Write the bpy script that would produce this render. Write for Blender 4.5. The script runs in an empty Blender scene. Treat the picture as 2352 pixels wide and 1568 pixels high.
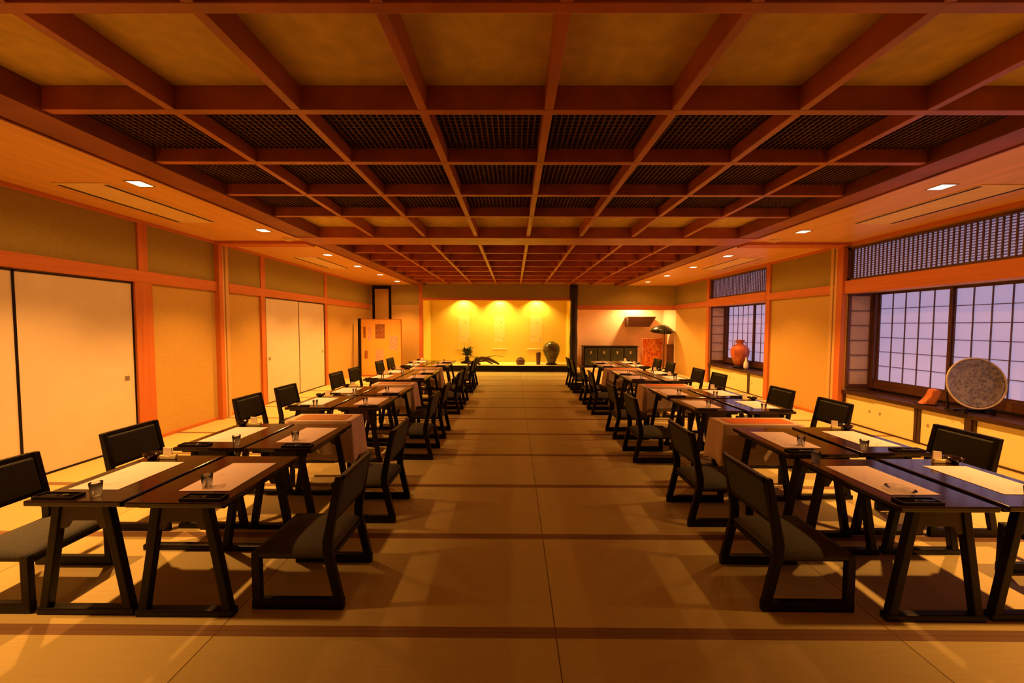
import bpy, bmesh, math, random
from mathutils import Vector, Matrix
random.seed(7)
S = bpy.context.scene
COL = S.collection
R = math.radians

# ------------------------------------------------------------------ materials
def nt(name):
    m = bpy.data.materials.new(name); m.use_nodes = True
    t = m.node_tree; b = t.nodes['Principled BSDF']
    return m, t, b

def mat(name, col, rough=0.5, var=0.15, scale=(6, 6, 6), spec=0.3, bump=0.0, metal=0.0, detail=3.0):
    m, t, b = nt(name); N = t.nodes; L = t.links
    tc = N.new('ShaderNodeTexCoord'); mp = N.new('ShaderNodeMapping'); mp.inputs['Scale'].default_value = scale
    nz = N.new('ShaderNodeTexNoise'); nz.inputs['Scale'].default_value = 1.0; nz.inputs['Detail'].default_value = detail
    cr = N.new('ShaderNodeValToRGB')
    lo = [max(0, c * (1 - var)) for c in col]; hi = [min(1, c * (1 + var)) for c in col]
    cr.color_ramp.elements[0].position = 0.3; cr.color_ramp.elements[0].color = (*lo, 1)
    cr.color_ramp.elements[1].position = 0.7; cr.color_ramp.elements[1].color = (*hi, 1)
    L.new(tc.outputs['Object'], mp.inputs[0]); L.new(mp.outputs[0], nz.inputs['Vector'])
    L.new(nz.outputs['Fac'], cr.inputs[0]); L.new(cr.outputs[0], b.inputs['Base Color'])
    b.inputs['Roughness'].default_value = rough; b.inputs['Metallic'].default_value = metal
    b.inputs['Specular IOR Level'].default_value = spec
    if bump:
        bp = N.new('ShaderNodeBump'); bp.inputs['Strength'].default_value = bump; bp.inputs['Distance'].default_value = 0.01
        L.new(nz.outputs['Fac'], bp.inputs['Height']); L.new(bp.outputs[0], b.inputs['Normal'])
    return m

def emis(name, col, st, base=None):
    m, t, b = nt(name)
    b.inputs['Base Color'].default_value = (*(base or (0.8, 0.8, 0.8)), 1)
    b.inputs['Emission Color'].default_value = (*col, 1); b.inputs['Emission Strength'].default_value = st
    b.inputs['Roughness'].default_value = 0.8
    return m

def glass(name, col=(1, 1, 1)):
    m, t, b = nt(name)
    b.inputs['Base Color'].default_value = (*col, 1); b.inputs['Transmission Weight'].default_value = 1
    b.inputs['Roughness'].default_value = 0.02; b.inputs['IOR'].default_value = 1.45
    return m

WOOD = mat('wood_orange', (0.56, 0.17, 0.04), 0.5, 0.1, (22, 22, 0.7), bump=0.05)
WOODH = mat('wood_orange_long', (0.56, 0.18, 0.045), 0.5, 0.1, (22, 0.7, 22), bump=0.05)
PERIM = mat('perimeter_wood_shaded', (0.27, 0.075, 0.022), 0.45, 0.22, (3, 3, 3), 0.3)  # coffer wood darkened: weaker light on the perimeter beams is in the colour
COFFER = mat('coffer_wood', (0.42, 0.115, 0.032), 0.38, 0.22, (3, 3, 3), 0.4)
SOFFIT = mat('soffit_board', (0.80, 0.45, 0.13), 0.33, 0.1, (14, 0.8, 5), 0.5)
PAPERC = mat('ceiling_paper', (0.68, 0.50, 0.12), 0.75, 0.13, (9, 9, 9), 0.2, detail=8)
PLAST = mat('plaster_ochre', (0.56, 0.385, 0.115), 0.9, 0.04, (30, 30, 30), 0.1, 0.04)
PLASTU = mat('plaster_olive_shaded', (0.34, 0.27, 0.07), 0.9, 0.05, (30, 30, 30), 0.1, 0.04)  # olive plaster, darkened so its colour carries the upper walls' shade
FUSUMA = mat('fusuma_paper', (0.70, 0.63, 0.50), 0.8, 0.03, (4, 4, 4), 0.15)
CREAM = mat('cabinet_cream', (0.85, 0.74, 0.36), 0.55, 0.03, (4, 4, 4), 0.3)
DARKW = mat('dark_lacquer', (0.007, 0.0042, 0.0035), 0.42, 0.4, (20, 20, 20), 0.2)
TABLEW = mat('table_lacquer', (0.020, 0.010, 0.008), 0.12, 0.5, (4, 18, 10), 0.6)
APRONW = mat('table_apron_brown', (0.050, 0.026, 0.012), 0.45, 0.25, (18, 18, 4), 0.4)
SILLW = mat('sill_dark_brown', (0.045, 0.018, 0.012), 0.25, 0.3, (12, 2, 6), 0.5)
FRAMEW = mat('window_brown', (0.10, 0.04, 0.02), 0.45, 0.25, (8, 8, 30), 0.4)
KUMIKO = mat('kumiko_brown', (0.16, 0.10, 0.10), 0.6, 0.2, (20, 20, 20), 0.2)
SEATF = mat('seat_fabric', (0.082, 0.086, 0.082), 0.85, 0.2, (140, 140, 140), 0.2, 0.25)
BACKF = mat('back_fabric', (0.062, 0.072, 0.070), 0.7, 0.25, (140, 140, 140), 0.25, 0.2)
TOKOW = mat('alcove_yellow_wall', (0.92, 0.70, 0.16), 0.85, 0.03, (20, 20, 20), 0.1)
TOKOF = mat('alcove_mat', (0.85, 0.72, 0.32), 0.6, 0.06, (3, 30, 3), 0.3)
PINKW = mat('side_alcove_wall', (0.90, 0.66, 0.46), 0.85, 0.03, (20, 20, 20), 0.1)
POSTP = mat('channel_post', (0.62, 0.42, 0.18), 0.5, 0.05, (20, 20, 3), 0.3)
PILLARM = mat('pillar_dark', (0.018, 0.008, 0.005), 0.45, 0.5, (10, 10, 2), 0.4, 0.3)
CLOTHM = mat('cloth_pale', (0.80, 0.62, 0.50), 0.8, 0.04, (6, 6, 6), 0.15)
RUNR = mat('runner_orange', (0.80, 0.20, 0.03), 0.7, 0.08, (30, 30, 30), 0.2)
RUNB = mat('runner_brown', (0.52, 0.26, 0.12), 0.7, 0.08, (30, 30, 30), 0.2)
NAPK = mat('napkin_cream', (0.88, 0.80, 0.42), 0.7, 0.05, (20, 20, 20), 0.2)
ENV = mat('paper_white', (0.88, 0.82, 0.74), 0.7, 0.03, (20, 20, 20), 0.2)
CLAY = mat('red_clay_jar', (0.42, 0.11, 0.04), 0.42, 0.45, (7, 7, 4), 0.4, 0.1)
JARM = mat('mottled_green_jar', (0.11, 0.085, 0.032), 0.28, 0.75, (9, 9, 9), 0.5, 0.1)
BROWNP = mat('brown_pottery', (0.14, 0.06, 0.03), 0.45, 0.4, (14, 14, 14), 0.4)
LEAF = mat('leaf_green', (0.075, 0.10, 0.02), 0.6, 0.4, (12, 12, 12), 0.3)
TWIG = mat('twig_brown', (0.09, 0.045, 0.02), 0.7, 0.3, (20, 20, 20), 0.2)
GOLD = mat('screen_gold', (0.88, 0.50, 0.09), 0.5, 0.07, (3, 3, 3), 0.4)
GOLDP = mat('screen_pink_square', (0.74, 0.42, 0.32), 0.7, 0.35, (26, 26, 26), 0.2, detail=5)
GOLDD = mat('screen_brown_square', (0.34, 0.14, 0.05), 0.7, 0.45, (30, 30, 30), 0.2, detail=5)
METAL = mat('brushed_metal', (0.55, 0.48, 0.38), 0.35, 0.1, (30, 30, 30), 0.5, metal=0.8)
DARKGREEN = mat('dark_green_panel', (0.022, 0.026, 0.014), 0.3, 0.6, (9, 9, 6), 0.5)
ORANGEW = mat('carved_orange_wood', (0.50, 0.16, 0.05), 0.5, 0.3, (30, 30, 8), 0.3)
BLACKC = mat('grille_back', (0.010, 0.006, 0.004), 0.9, 0.2, (5, 5, 5), 0.1)
GRILLE = mat('grille_slat', (0.12, 0.055, 0.03), 0.6, 0.2, (5, 5, 5), 0.2)
VENTM = mat('vent_plate', (0.82, 0.62, 0.30), 0.5, 0.05, (5, 5, 5), 0.3)
def thin_glass(name):
    m, t, b = nt(name); N = t.nodes; L = t.links; N.remove(b); out = N['Material Output']
    tr = N.new('ShaderNodeBsdfTransparent'); tr.inputs[0].default_value = (0.985, 0.99, 0.985, 1)
    gl = N.new('ShaderNodeBsdfGlossy'); gl.inputs['Roughness'].default_value = 0.05
    df = N.new('ShaderNodeBsdfTranslucent'); df.inputs[0].default_value = (0.9, 0.9, 0.88, 1)
    fr = N.new('ShaderNodeLayerWeight'); fr.inputs[0].default_value = 0.12
    a = N.new('ShaderNodeMixShader'); a.inputs[0].default_value = 0.16; L.new(tr.outputs[0], a.inputs[1]); L.new(df.outputs[0], a.inputs[2])
    c = N.new('ShaderNodeMixShader'); L.new(fr.outputs['Fresnel'], c.inputs[0]); L.new(a.outputs[0], c.inputs[1]); L.new(gl.outputs[0], c.inputs[2])
    L.new(c.outputs[0], out.inputs[0]); return m
GLASS = thin_glass('clear_glass')
SHOJI = emis('shoji_paper', (0.25, 0.235, 0.43), 1.0, (0.42, 0.40, 0.42))
RANMA = emis('transom_paper', (0.26, 0.21, 0.34), 0.8, (0.55, 0.5, 0.5))
LAMPE = emis('downlight_glow', (1.0, 0.82, 0.50), 5.0)
SIDEP = mat('side_shoji_paper', (0.55, 0.42, 0.34), 0.8, 0.04, (10, 10, 10), 0.1)

def tatami():
    m, t, b = nt('tatami'); N = t.nodes; L = t.links
    tc = N.new('ShaderNodeTexCoord'); sx = N.new('ShaderNodeSeparateXYZ'); L.new(tc.outputs['Object'], sx.inputs[0])
    def M(op, a, c=None, v=None):
        n = N.new('ShaderNodeMath'); n.operation = op
        for i, q in enumerate((a, c)):
            if q is None: continue
            if isinstance(q, (int, float)): n.inputs[i].default_value = q
            else: L.new(q, n.inputs[i])
        return n.outputs[0]
    y = M('DIVIDE', M('SUBTRACT', sx.outputs['Y'], 1.934 - 0.915 * 10), 0.915)
    x = M('DIVIDE', M('SUBTRACT', sx.outputs['X'], -1.597 - 1.83 * 10), 1.83)
    fy = M('FRACT', M('ADD', y, 0.5)); dy = M('ABSOLUTE', M('SUBTRACT', fy, 0.5))
    fx = M('FRACT', M('ADD', x, 0.5)); dx = M('ABSOLUTE', M('SUBTRACT', fx, 0.5))
    band = M('LESS_THAN', dy, 0.040); seam = M('LESS_THAN', dx, 0.0016); seam2 = M('LESS_THAN', dy, 0.0016)
    ids = N.new('ShaderNodeCombineXYZ'); L.new(M('FLOOR', x), ids.inputs[0]); L.new(M('FLOOR', y), ids.inputs[1])
    wn = N.new('ShaderNodeTexWhiteNoise'); wn.noise_dimensions = '2D'; L.new(ids.outputs[0], wn.inputs['Vector'])
    mp = N.new('ShaderNodeMapping'); mp.inputs['Scale'].default_value = (3, 120, 1); L.new(tc.outputs['Object'], mp.inputs[0])
    nz = N.new('ShaderNodeTexNoise'); nz.inputs['Scale'].default_value = 1.0; L.new(mp.outputs[0], nz.inputs['Vector'])
    val = M('ADD', M('MULTIPLY', wn.outputs[0], 0.16), M('ADD', M('MULTIPLY', nz.outputs['Fac'], 0.22), 0.82))
    mx = N.new('ShaderNodeMix'); mx.data_type = 'RGBA'; mx.blend_type = 'MULTIPLY'; mx.inputs['Factor'].default_value = 1
    mx.inputs[6].default_value = (0.55, 0.47, 0.20, 1)
    cc = N.new('ShaderNodeCombineColor'); [L.new(val, cc.inputs[i]) for i in range(3)]; L.new(cc.outputs[0], mx.inputs[7])
    m2 = N.new('ShaderNodeMix'); m2.data_type = 'RGBA'; L.new(band, m2.inputs['Factor']); L.new(mx.outputs[2], m2.inputs[6])
    m2.inputs[7].default_value = (0.23, 0.13, 0.06, 1)
    m3 = N.new('ShaderNodeMix'); m3.data_type = 'RGBA'; L.new(M('MAXIMUM', seam, seam2), m3.inputs['Factor']); L.new(m2.outputs[2], m3.inputs[6])
    m3.inputs[7].default_value = (0.12, 0.07, 0.025, 1)
    L.new(m3.outputs[2], b.inputs['Base Color'])
    b.inputs['Roughness'].default_value = 0.55; b.inputs['Specular IOR Level'].default_value = 0.3
    bp = N.new('ShaderNodeBump'); bp.inputs['Strength'].default_value = 0.12; bp.inputs['Distance'].default_value = 0.004
    L.new(nz.outputs['Fac'], bp.inputs['Height']); L.new(bp.outputs[0], b.inputs['Normal'])
    return m
TATAMI = tatami()

def printed(name, base, ink, thr=0.6, scale=(9, 6, 9)):
    """paper with a faint brush print"""
    m, t, b = nt(name); N = t.nodes; L = t.links
    tc = N.new('ShaderNodeTexCoord'); mp = N.new('ShaderNodeMapping'); mp.inputs['Scale'].default_value = scale
    nz = N.new('ShaderNodeTexNoise'); nz.inputs['Scale'].default_value = 1; nz.inputs['Detail'].default_value = 6; nz.inputs['Distortion'].default_value = 1.2
    cr = N.new('ShaderNodeValToRGB'); cr.color_ramp.elements[0].position = thr - 0.04; cr.color_ramp.elements[1].position = thr + 0.06
    cr.color_ramp.elements[0].color = (*base, 1); cr.color_ramp.elements[1].color = (*ink, 1)
    L.new(tc.outputs['Object'], mp.inputs[0]); L.new(mp.outputs[0], nz.inputs['Vector']); L.new(nz.outputs['Fac'], cr.inputs[0])
    L.new(cr.outputs[0], b.inputs['Base Color']); b.inputs['Roughness'].default_value = 0.6
    b.inputs['Specular IOR Level'].default_value = 0.25
    return m
MATP = printed('placemat_print', (0.84, 0.74, 0.84), (0.58, 0.50, 0.56), 0.62)
SCROLLP = printed('scroll_painting', (0.92, 0.76, 0.32), (0.66, 0.52, 0.20), 0.58, (9, 5, 5))
KIMO = printed('kimono_print', (0.86, 0.36, 0.08), (0.62, 0.09, 0.03), 0.52, (11, 11, 11))

# plate: ringed engraving
def plate_mat():
    m, t, b = nt('platter_relief'); N = t.nodes; L = t.links
    tc = N.new('ShaderNodeTexCoord')
    vo = N.new('ShaderNodeTexVoronoi'); vo.inputs['Scale'].default_value = 26
    nz = N.new('ShaderNodeTexNoise'); nz.inputs['Scale'].default_value = 10; nz.inputs['Detail'].default_value = 8
    L.new(tc.outputs['Object'], vo.inputs['Vector']); L.new(tc.outputs['Object'], nz.inputs['Vector'])
    mu = N.new('ShaderNodeMath'); mu.operation = 'MULTIPLY'; L.new(vo.outputs['Distance'], mu.inputs[0]); L.new(nz.outputs['Fac'], mu.inputs[1])
    cr = N.new('ShaderNodeValToRGB'); cr.color_ramp.elements[0].position = 0.05; cr.color_ramp.elements[1].position = 0.4
    cr.color_ramp.elements[0].color = (0.085, 0.065, 0.04, 1); cr.color_ramp.elements[1].color = (0.26, 0.23, 0.17, 1)
    L.new(mu.outputs[0], cr.inputs[0]); L.new(cr.outputs[0], b.inputs['Base Color'])
    b.inputs['Roughness'].default_value = 0.3; b.inputs['Specular IOR Level'].default_value = 0.6
    bp = N.new('ShaderNodeBump'); bp.inputs['Strength'].default_value = 0.5; bp.inputs['Distance'].default_value = 0.006
    L.new(mu.outputs[0], bp.inputs['Height']); L.new(bp.outputs[0], b.inputs['Normal'])
    return m
PLATEM = plate_mat()
PRIM = mat('platter_rim', (0.55, 0.46, 0.32), 0.3, 0.15, (20, 20, 20), 0.5)

# ------------------------------------------------------------------ mesh helpers
class MB:
    def __init__(self): self.bm = bmesh.new()
    def box(self, x0, x1, y0, y1, z0, z1, bev=0.0):
        b = bmesh.new()
        bmesh.ops.create_cube(b, size=1)
        bmesh.ops.scale(b, vec=(abs(x1 - x0), abs(y1 - y0), abs(z1 - z0)), verts=b.verts)
        bmesh.ops.translate(b, vec=((x0 + x1) / 2, (y0 + y1) / 2, (z0 + z1) / 2), verts=b.verts)
        if bev: bmesh.ops.bevel(b, geom=b.edges[:], offset=bev, segments=2, affect='EDGES', profile=0.6)
        self._add(b); return self
    def _add(self, b):
        me = bpy.data.meshes.new('t'); b.to_mesh(me); b.free(); self.bm.from_mesh(me); bpy.data.meshes.remove(me)
    def prism(self, pts, a0, a1, axis='y', bev=0.0):
        """polygon extruded along an axis: pts are the two other coords in x,y,z order"""
        b = bmesh.new()
        def P(p, a):
            return {'y': (p[0], a, p[1]), 'x': (a, p[0], p[1]), 'z': (p[0], p[1], a)}[axis]
        v0 = [b.verts.new(P(p, a0)) for p in pts]; v1 = [b.verts.new(P(p, a1)) for p in pts]
        n = len(pts)
        b.faces.new(v0); b.faces.new(v1[::-1])
        for i in range(n): b.faces.new((v0[i], v1[i], v1[(i + 1) % n], v0[(i + 1) % n]))
        bmesh.ops.recalc_face_normals(b, faces=b.faces)
        if bev: bmesh.ops.bevel(b, geom=b.edges[:], offset=bev, segments=2, affect='EDGES', profile=0.6)
        self._add(b); return self
    def lathe(self, prof, seg=28, c=(0, 0, 0)):
        b = bmesh.new(); rings = []
        for r, z in prof:
            if r < 1e-5: rings.append([b.verts.new((c[0], c[1], c[2] + z))])
            else: rings.append([b.verts.new((c[0] + r * math.cos(2 * math.pi * i / seg), c[1] + r * math.sin(2 * math.pi * i / seg), c[2] + z)) for i in range(seg)])
        for A, B in zip(rings, rings[1:]):
            for i in range(seg):
                j = (i + 1) % seg
                if len(A) == 1 and len(B) == 1: continue
                if len(A) == 1: b.faces.new((A[0], B[i], B[j]))
                elif len(B) == 1: b.faces.new((A[i], B[0], A[j]))
                else: b.faces.new((A[i], B[i], B[j], A[j]))
        bmesh.ops.recalc_face_normals(b, faces=b.faces)
        for f in b.faces: f.smooth = True
        self._add(b); return self
    def tube(self, pts, rad, seg=8):
        b = bmesh.new(); pts = [Vector(p) for p in pts]; rings = []
        n = len(pts); rr = rad if isinstance(rad, (list, tuple)) else [rad] * n
        for i, p in enumerate(pts):
            d = (pts[min(i + 1, n - 1)] - pts[max(i - 1, 0)]).normalized()
            u = d.cross(Vector((0, 0, 1)));
            if u.length < 1e-3: u = d.cross(Vector((1, 0, 0)))
            u.normalize(); v = d.cross(u)
            rings.append([b.verts.new(p + rr[i] * (math.cos(2 * math.pi * k / seg) * u + math.sin(2 * math.pi * k / seg) * v)) for k in range(seg)])
        for A, B in zip(rings, rings[1:]):
            for i in range(seg): b.faces.new((A[i], B[i], B[(i + 1) % seg], A[(i + 1) % seg]))
        b.faces.new(rings[0]); b.faces.new(rings[-1][::-1])
        bmesh.ops.recalc_face_normals(b, faces=b.faces)
        for f in b.faces: f.smooth = True
        self._add(b); return self
    def build(self, name, m, parent=None, smooth=False):
        me = bpy.data.meshes.new(name); self.bm.to_mesh(me); self.bm.free()
        me.materials.append(m)
        if smooth:
            for p in me.polygons: p.use_smooth = True
        o = bpy.data.objects.new(name, me); COL.objects.link(o)
        if parent: o.parent = parent
        return o

def tag(o, label, cat, group=None):
    o['label'] = label; o['category'] = cat
    if group: o['group'] = group
    return o
def thing(name, label, cat, loc=(0, 0, 0), rz=0.0, group=None):
    o = bpy.data.objects.new(name, None); COL.objects.link(o); o.location = loc; o.rotation_euler = (0, 0, rz)
    o.empty_display_size = 0.1
    return tag(o, label, cat, group)
def struct(o, label=None):
    o['kind'] = 'structure'
    if label: o['label'] = label
    return o
def sbox(name, m, *a, bev=0.0, parent=None):
    o = MB().box(*a, bev=bev).build(name, m, parent)
    return struct(o)
def dup(root, loc, rz, label, group=None):
    r = root.copy(); COL.objects.link(r); r.location = loc; r.rotation_euler = (0, 0, rz); r['label'] = label
    if group: r['group'] = group
    for ch in root.children:
        c = ch.copy(); COL.objects.link(c); c.parent = r
        for g in ch.children:
            d = g.copy(); COL.objects.link(d); d.parent = c
    return r

# ------------------------------------------------------------------ room shell
XL, XR, YB, YR, ZS = -5.15, 5.75, 13.2, -3.5, 3.08
ZC = 3.235                                   # coffer panels
CX0, CX1 = -3.53, 3.93                       # outer edges of the coffered field
floor = struct(MB().box(XL - 0.2, XR + 0.2, YR - 0.2, YB, -0.12, 0).build('floor', TATAMI))
wl = struct(MB().box(XL - 0.2, XL, YR, YB, 0, 3.4).build('wall_left', PLAST))
sbox('wall_rear', PLAST, XL - 0.2, XR + 0.2, YR - 0.2, YR, 0, 3.4)

# soffits and coffer backing
ceil_ = MB(); ceil_.box(XL, CX0, YR, YB, ZS, ZS + 0.1); ceil_.box(CX1, XR, YR, YB, ZS, ZS + 0.1)
struct(ceil_.build('ceiling', SOFFIT))
struct(MB().box(CX0, CX1, YR, 6.3, ZC, ZC + 0.08).build('ceiling_panel', PAPERC))
struct(MB().box(CX0, CX1, 6.3, YB, ZC, ZC + 0.08).build('ceiling_panel', COFFER))
# coffer beams
GX = [-2.283 + 0.837 * i for i in range(7)]
ROWS1 = [-3.26, -2.43, -1.6, -0.77, 0.06, 0.89, 1.724, 2.538, 3.32, 4.13, 4.93]
ROWS2 = [6.55 + 0.83 * i for i in range(1, 8)]
bw = 0.03
def beam(name, *a): return sbox(name, COFFER, *a, bev=0.006)
for x in GX: beam('ceiling_beam', x - bw, x + bw, YR, 6.05, ZS, ZC)
for x in GX: beam('ceiling_beam', x - bw, x + bw, 6.5, YB, ZS, ZC)
xs = [CX0 + 0.39] + GX + [CX1 - 0.35]
for y in ROWS1 + ROWS2:
    o = MB().box(xs[0], xs[-1], y - bw, y + bw, ZS - 0.002, ZC, bev=0.006).build('ceiling_beam', COFFER); struct(o)
# wide cross beam on the partition line, and the perimeter beams
beam('ceiling_beam', CX0, CX1, 6.03, 6.55, ZS - 0.02, ZC)
for x0, x1 in ((CX0, CX0 + 0.39), (CX1 - 0.35, CX1)):
    for y0, y1 in ((YR, 6.03), (6.55, YB)):
        m = MB(); m.box(x0, x1, y0, y1, ZS - 0.01, ZC, bev=0.006)
        xi = x1 if x0 < 0 else x0; s = 1 if x0 < 0 else -1
        m.box(xi - s * 0.03, xi, y0, y1, ZS - 0.02, ZS - 0.008)
        xo = x0 if x0 < 0 else x1
        m.box(xo, xo + s * 0.025, y0, y1, ZS - 0.022, ZS - 0.008)
        struct(m.build('ceiling_beam', PERIM))
# woven vent grilles in three rows of coffers (and in the far half)
def grille(x0, x1, y0, y1):
    m = MB(); z = ZC - 0.05
    n = 17; k = 15
    for i in range(n + 1):
        x = x0 + (x1 - x0) * i / n; m.box(x - 0.006, x + 0.006, y0, y1, z, z + 0.012)
    for i in range(k + 1):
        y = y0 + (y1 - y0) * i / k; m.box(x0, x1, y - 0.006, y + 0.006, z + 0.010, z + 0.022)
    g = struct(m.build('ceiling_grille', GRILLE))
    b = MB().box(x0, x1, y0, y1, ZC - 0.012, ZC - 0.002).build('grille_backing', BLACKC, g)
for a, b_ in ((2.538, 3.32), (3.32, 4.13), (4.13, 4.93)):
    for p, q in zip(xs, xs[1:]): grille(p + (bw if p in GX else 0), q - (bw if q in GX else 0), a + bw, b_ - bw)

# left wall joinery ---------------------------------------------------------
def lbox(name, m, y0, y1, z0, z1, t=0.05, bev=0.004): return sbox(name, m, XL, XL + t, y0, y1, z0, z1, bev=bev)
def rbox(name, m, y0, y1, z0, z1, t=0.05, bev=0.004): return sbox(name, m, XR - t, XR, y0, y1, z0, z1, bev=bev)
lbox('trim_1', WOODH, YR, 6.38, 2.23, 2.39); lbox('trim_2', WOODH, 6.66, YB, 2.23, 2.39)
lbox('trim_3', WOODH, YR, 6.38, ZS - 0.045, ZS); lbox('trim_4', WOODH, 6.66, YB, ZS - 0.045, ZS)
for i, (a, b_) in enumerate(((5.0, 5.24), (10.05, 10.17), (7.5, 7.62))):
    lbox('post_left', WOOD, a, b_, 0, 2.23, 0.045)
for a in (5.07, 7.52, 10.05, 2.5): lbox('post_left', WOOD, a, a + 0.13, 2.39, ZS - 0.045, 0.035)
lbox('post_left', WOOD, 6.38, 6.46, 0, ZS, 0.09); lbox('partition_channel', POSTP, 6.47, 6.53, 0, ZS, 0.06)
lbox('partition_channel', POSTP, 6.56, 6.63, 0, ZS, 0.06)
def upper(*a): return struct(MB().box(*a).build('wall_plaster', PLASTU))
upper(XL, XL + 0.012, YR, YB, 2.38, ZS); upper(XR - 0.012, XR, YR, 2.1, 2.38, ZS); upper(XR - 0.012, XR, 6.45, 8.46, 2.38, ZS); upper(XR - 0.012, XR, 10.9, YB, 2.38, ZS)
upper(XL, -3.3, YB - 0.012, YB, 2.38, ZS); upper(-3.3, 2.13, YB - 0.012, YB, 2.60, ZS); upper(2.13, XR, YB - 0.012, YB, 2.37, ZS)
# partition header rail on the soffits
for x0, x1 in ((XL, CX0), (CX1, XR)): sbox('trim_5', WOOD, x0, x1, 6.36, 6.62, ZS - 0.05, ZS, bev=0.004)
lbox('baseboard_left', WOODH, 5.24, 7.5, 0, 0.05, 0.02); 
# sliding doors
def fusuma(name, y0, y1, n, handle_far):
    root = bpy.data.objects.new(name, None); COL.objects.link(root); root.location = (XL, (y0 + y1) / 2, 0); struct(root)
    cy = (y0 + y1) / 2; w = (y1 - y0) / n
    for i in range(n):
        a = y0 + i * w - cy; t = 0.012 if i % 2 else 0.022
        p = MB().box(0.0, t, a + 0.012, a + w - 0.012, 0.02, 2.2).build('sliding_panel', FUSUMA, root)
        e = MB()
        e.box(0, t + 0.008, a, a + 0.014, 0.0, 2.215); e.box(0, t + 0.008, a + w - 0.014, a + w, 0.0, 2.215)
        e.box(0, t + 0.008, a, a + w, 0.0, 0.022); e.box(0, t + 0.008, a, a + w, 2.2, 2.215)
        e.build('panel_edge', DARKW if i == n - 1 or n > 2 else FRAMEW, p)
        ya = a + w - 0.11 if i % 2 else a + 0.11
        h = MB(); h.box(0, t + 0.006, ya - 0.03, ya + 0.03, 0.91, 0.97, bev=0.003); h.box(0, t + 0.009, ya - 0.018, ya + 0.018, 0.922, 0.958)
        h.build('finger_pull', METAL, p)
fusuma('door_1', 0.2, 4.99, 4, True); fusuma('door_2', 7.64, 10.03, 2, True)

# right wall with window bays --------------------------------------------------
W1 = (2.1, 6.45); W2 = (8.46, 10.9)
wr = MB()
for a, b_ in ((YR, W1[0]), (W1[1], W2[0]), (W2[1], YB)): wr.box(XR, XR + 0.7, a, b_, 0, 3.4)
for a, b_ in (W1, W2):
    wr.box(XR, XR + 0.7, a, b_, 2.98, 3.4); wr.box(XR + 0.12, XR + 0.7, a, b_, 2.24, 2.47)
    wr.box(XR + 0.62, XR + 0.7, a, b_, 0, 2.98); wr.box(XR + 0.12, XR + 0.7, a, b_, 2.46, 2.50)
struct(wr.build('wall_right', PLAST))
rbox('trim_6', WOODH, W1[1] + 0.14, W2[0], 2.24, 2.39); rbox('trim_7', WOODH, W2[1], YB, 2.24, 2.39)
rbox('trim_8', WOODH, YR, W1[0], 2.24, 2.39)
for a, b_ in (W1, W2): sbox('window_lintel', WOODH, XR - 0.06, XR + 0.12, a, b_, 2.22, 2.44, bev=0.005)
rbox('trim_9', WOODH, YR, YB, ZS - 0.05, ZS)
rbox('post_right', WOOD, 6.45, 6.56, 0, ZS, 0.09); rbox('partition_channel', POSTP, 6.58, 6.64, 0, ZS, 0.06); rbox('partition_channel', POSTP, 6.67, 6.73, 0, ZS, 0.06)
rbox('post_right', WOOD, W2[0] - 0.13, W2[0] - 0.002, 0, ZS, 0.045); rbox('post_right', WOOD, W2[1] + 0.002, W2[1] + 0.13, 0, ZS, 0.045)
rbox('baseboard_right', WOODH, 6.75, W2[0] - 0.13, 0, 0.05, 0.02)

def shoji_panel(root, x, y0, y1, z0, z1, nv, nh, cy):
    """one sliding paper screen, wood frame facing the room"""
    a, b_ = y0 - cy, y1 - cy
    f = MB(); s = 0.035
    f.box(x - 0.015, x + 0.02, a, a + s, z0, z1); f.box(x - 0.015, x + 0.02, b_ - s, b_, z0, z1)
    f.box(x - 0.0149, x + 0.02, a + s, b_ - s, z0, z0 + 0.05); f.box(x - 0.0149, x + 0.02, a + s, b_ - s, z1 - 0.05, z1)
    o = f.build('shoji_panel', FRAMEW, root)
    k = MB()
    for i in range(1, nv):
        y = a + s + (b_ - a - 2 * s) * i / nv; k.box(x - 0.008, x + 0.006, y - 0.005, y + 0.005, z0 + 0.05, z1 - 0.05)
    for i in range(1, nh):
        z = z0 + 0.05 + (z1 - z0 - 0.1) * i / nh; k.box(x - 0.006, x + 0.006, a + s, b_ - s, z - 0.005, z + 0.005)
    k.build('lattice', KUMIKO, o)
    MB().box(x + 0.007, x + 0.011, a + s - 0.005, b_ - s + 0.005, z0 + 0.04, z1 - 0.04).build('paper', SHOJI, o)

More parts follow.
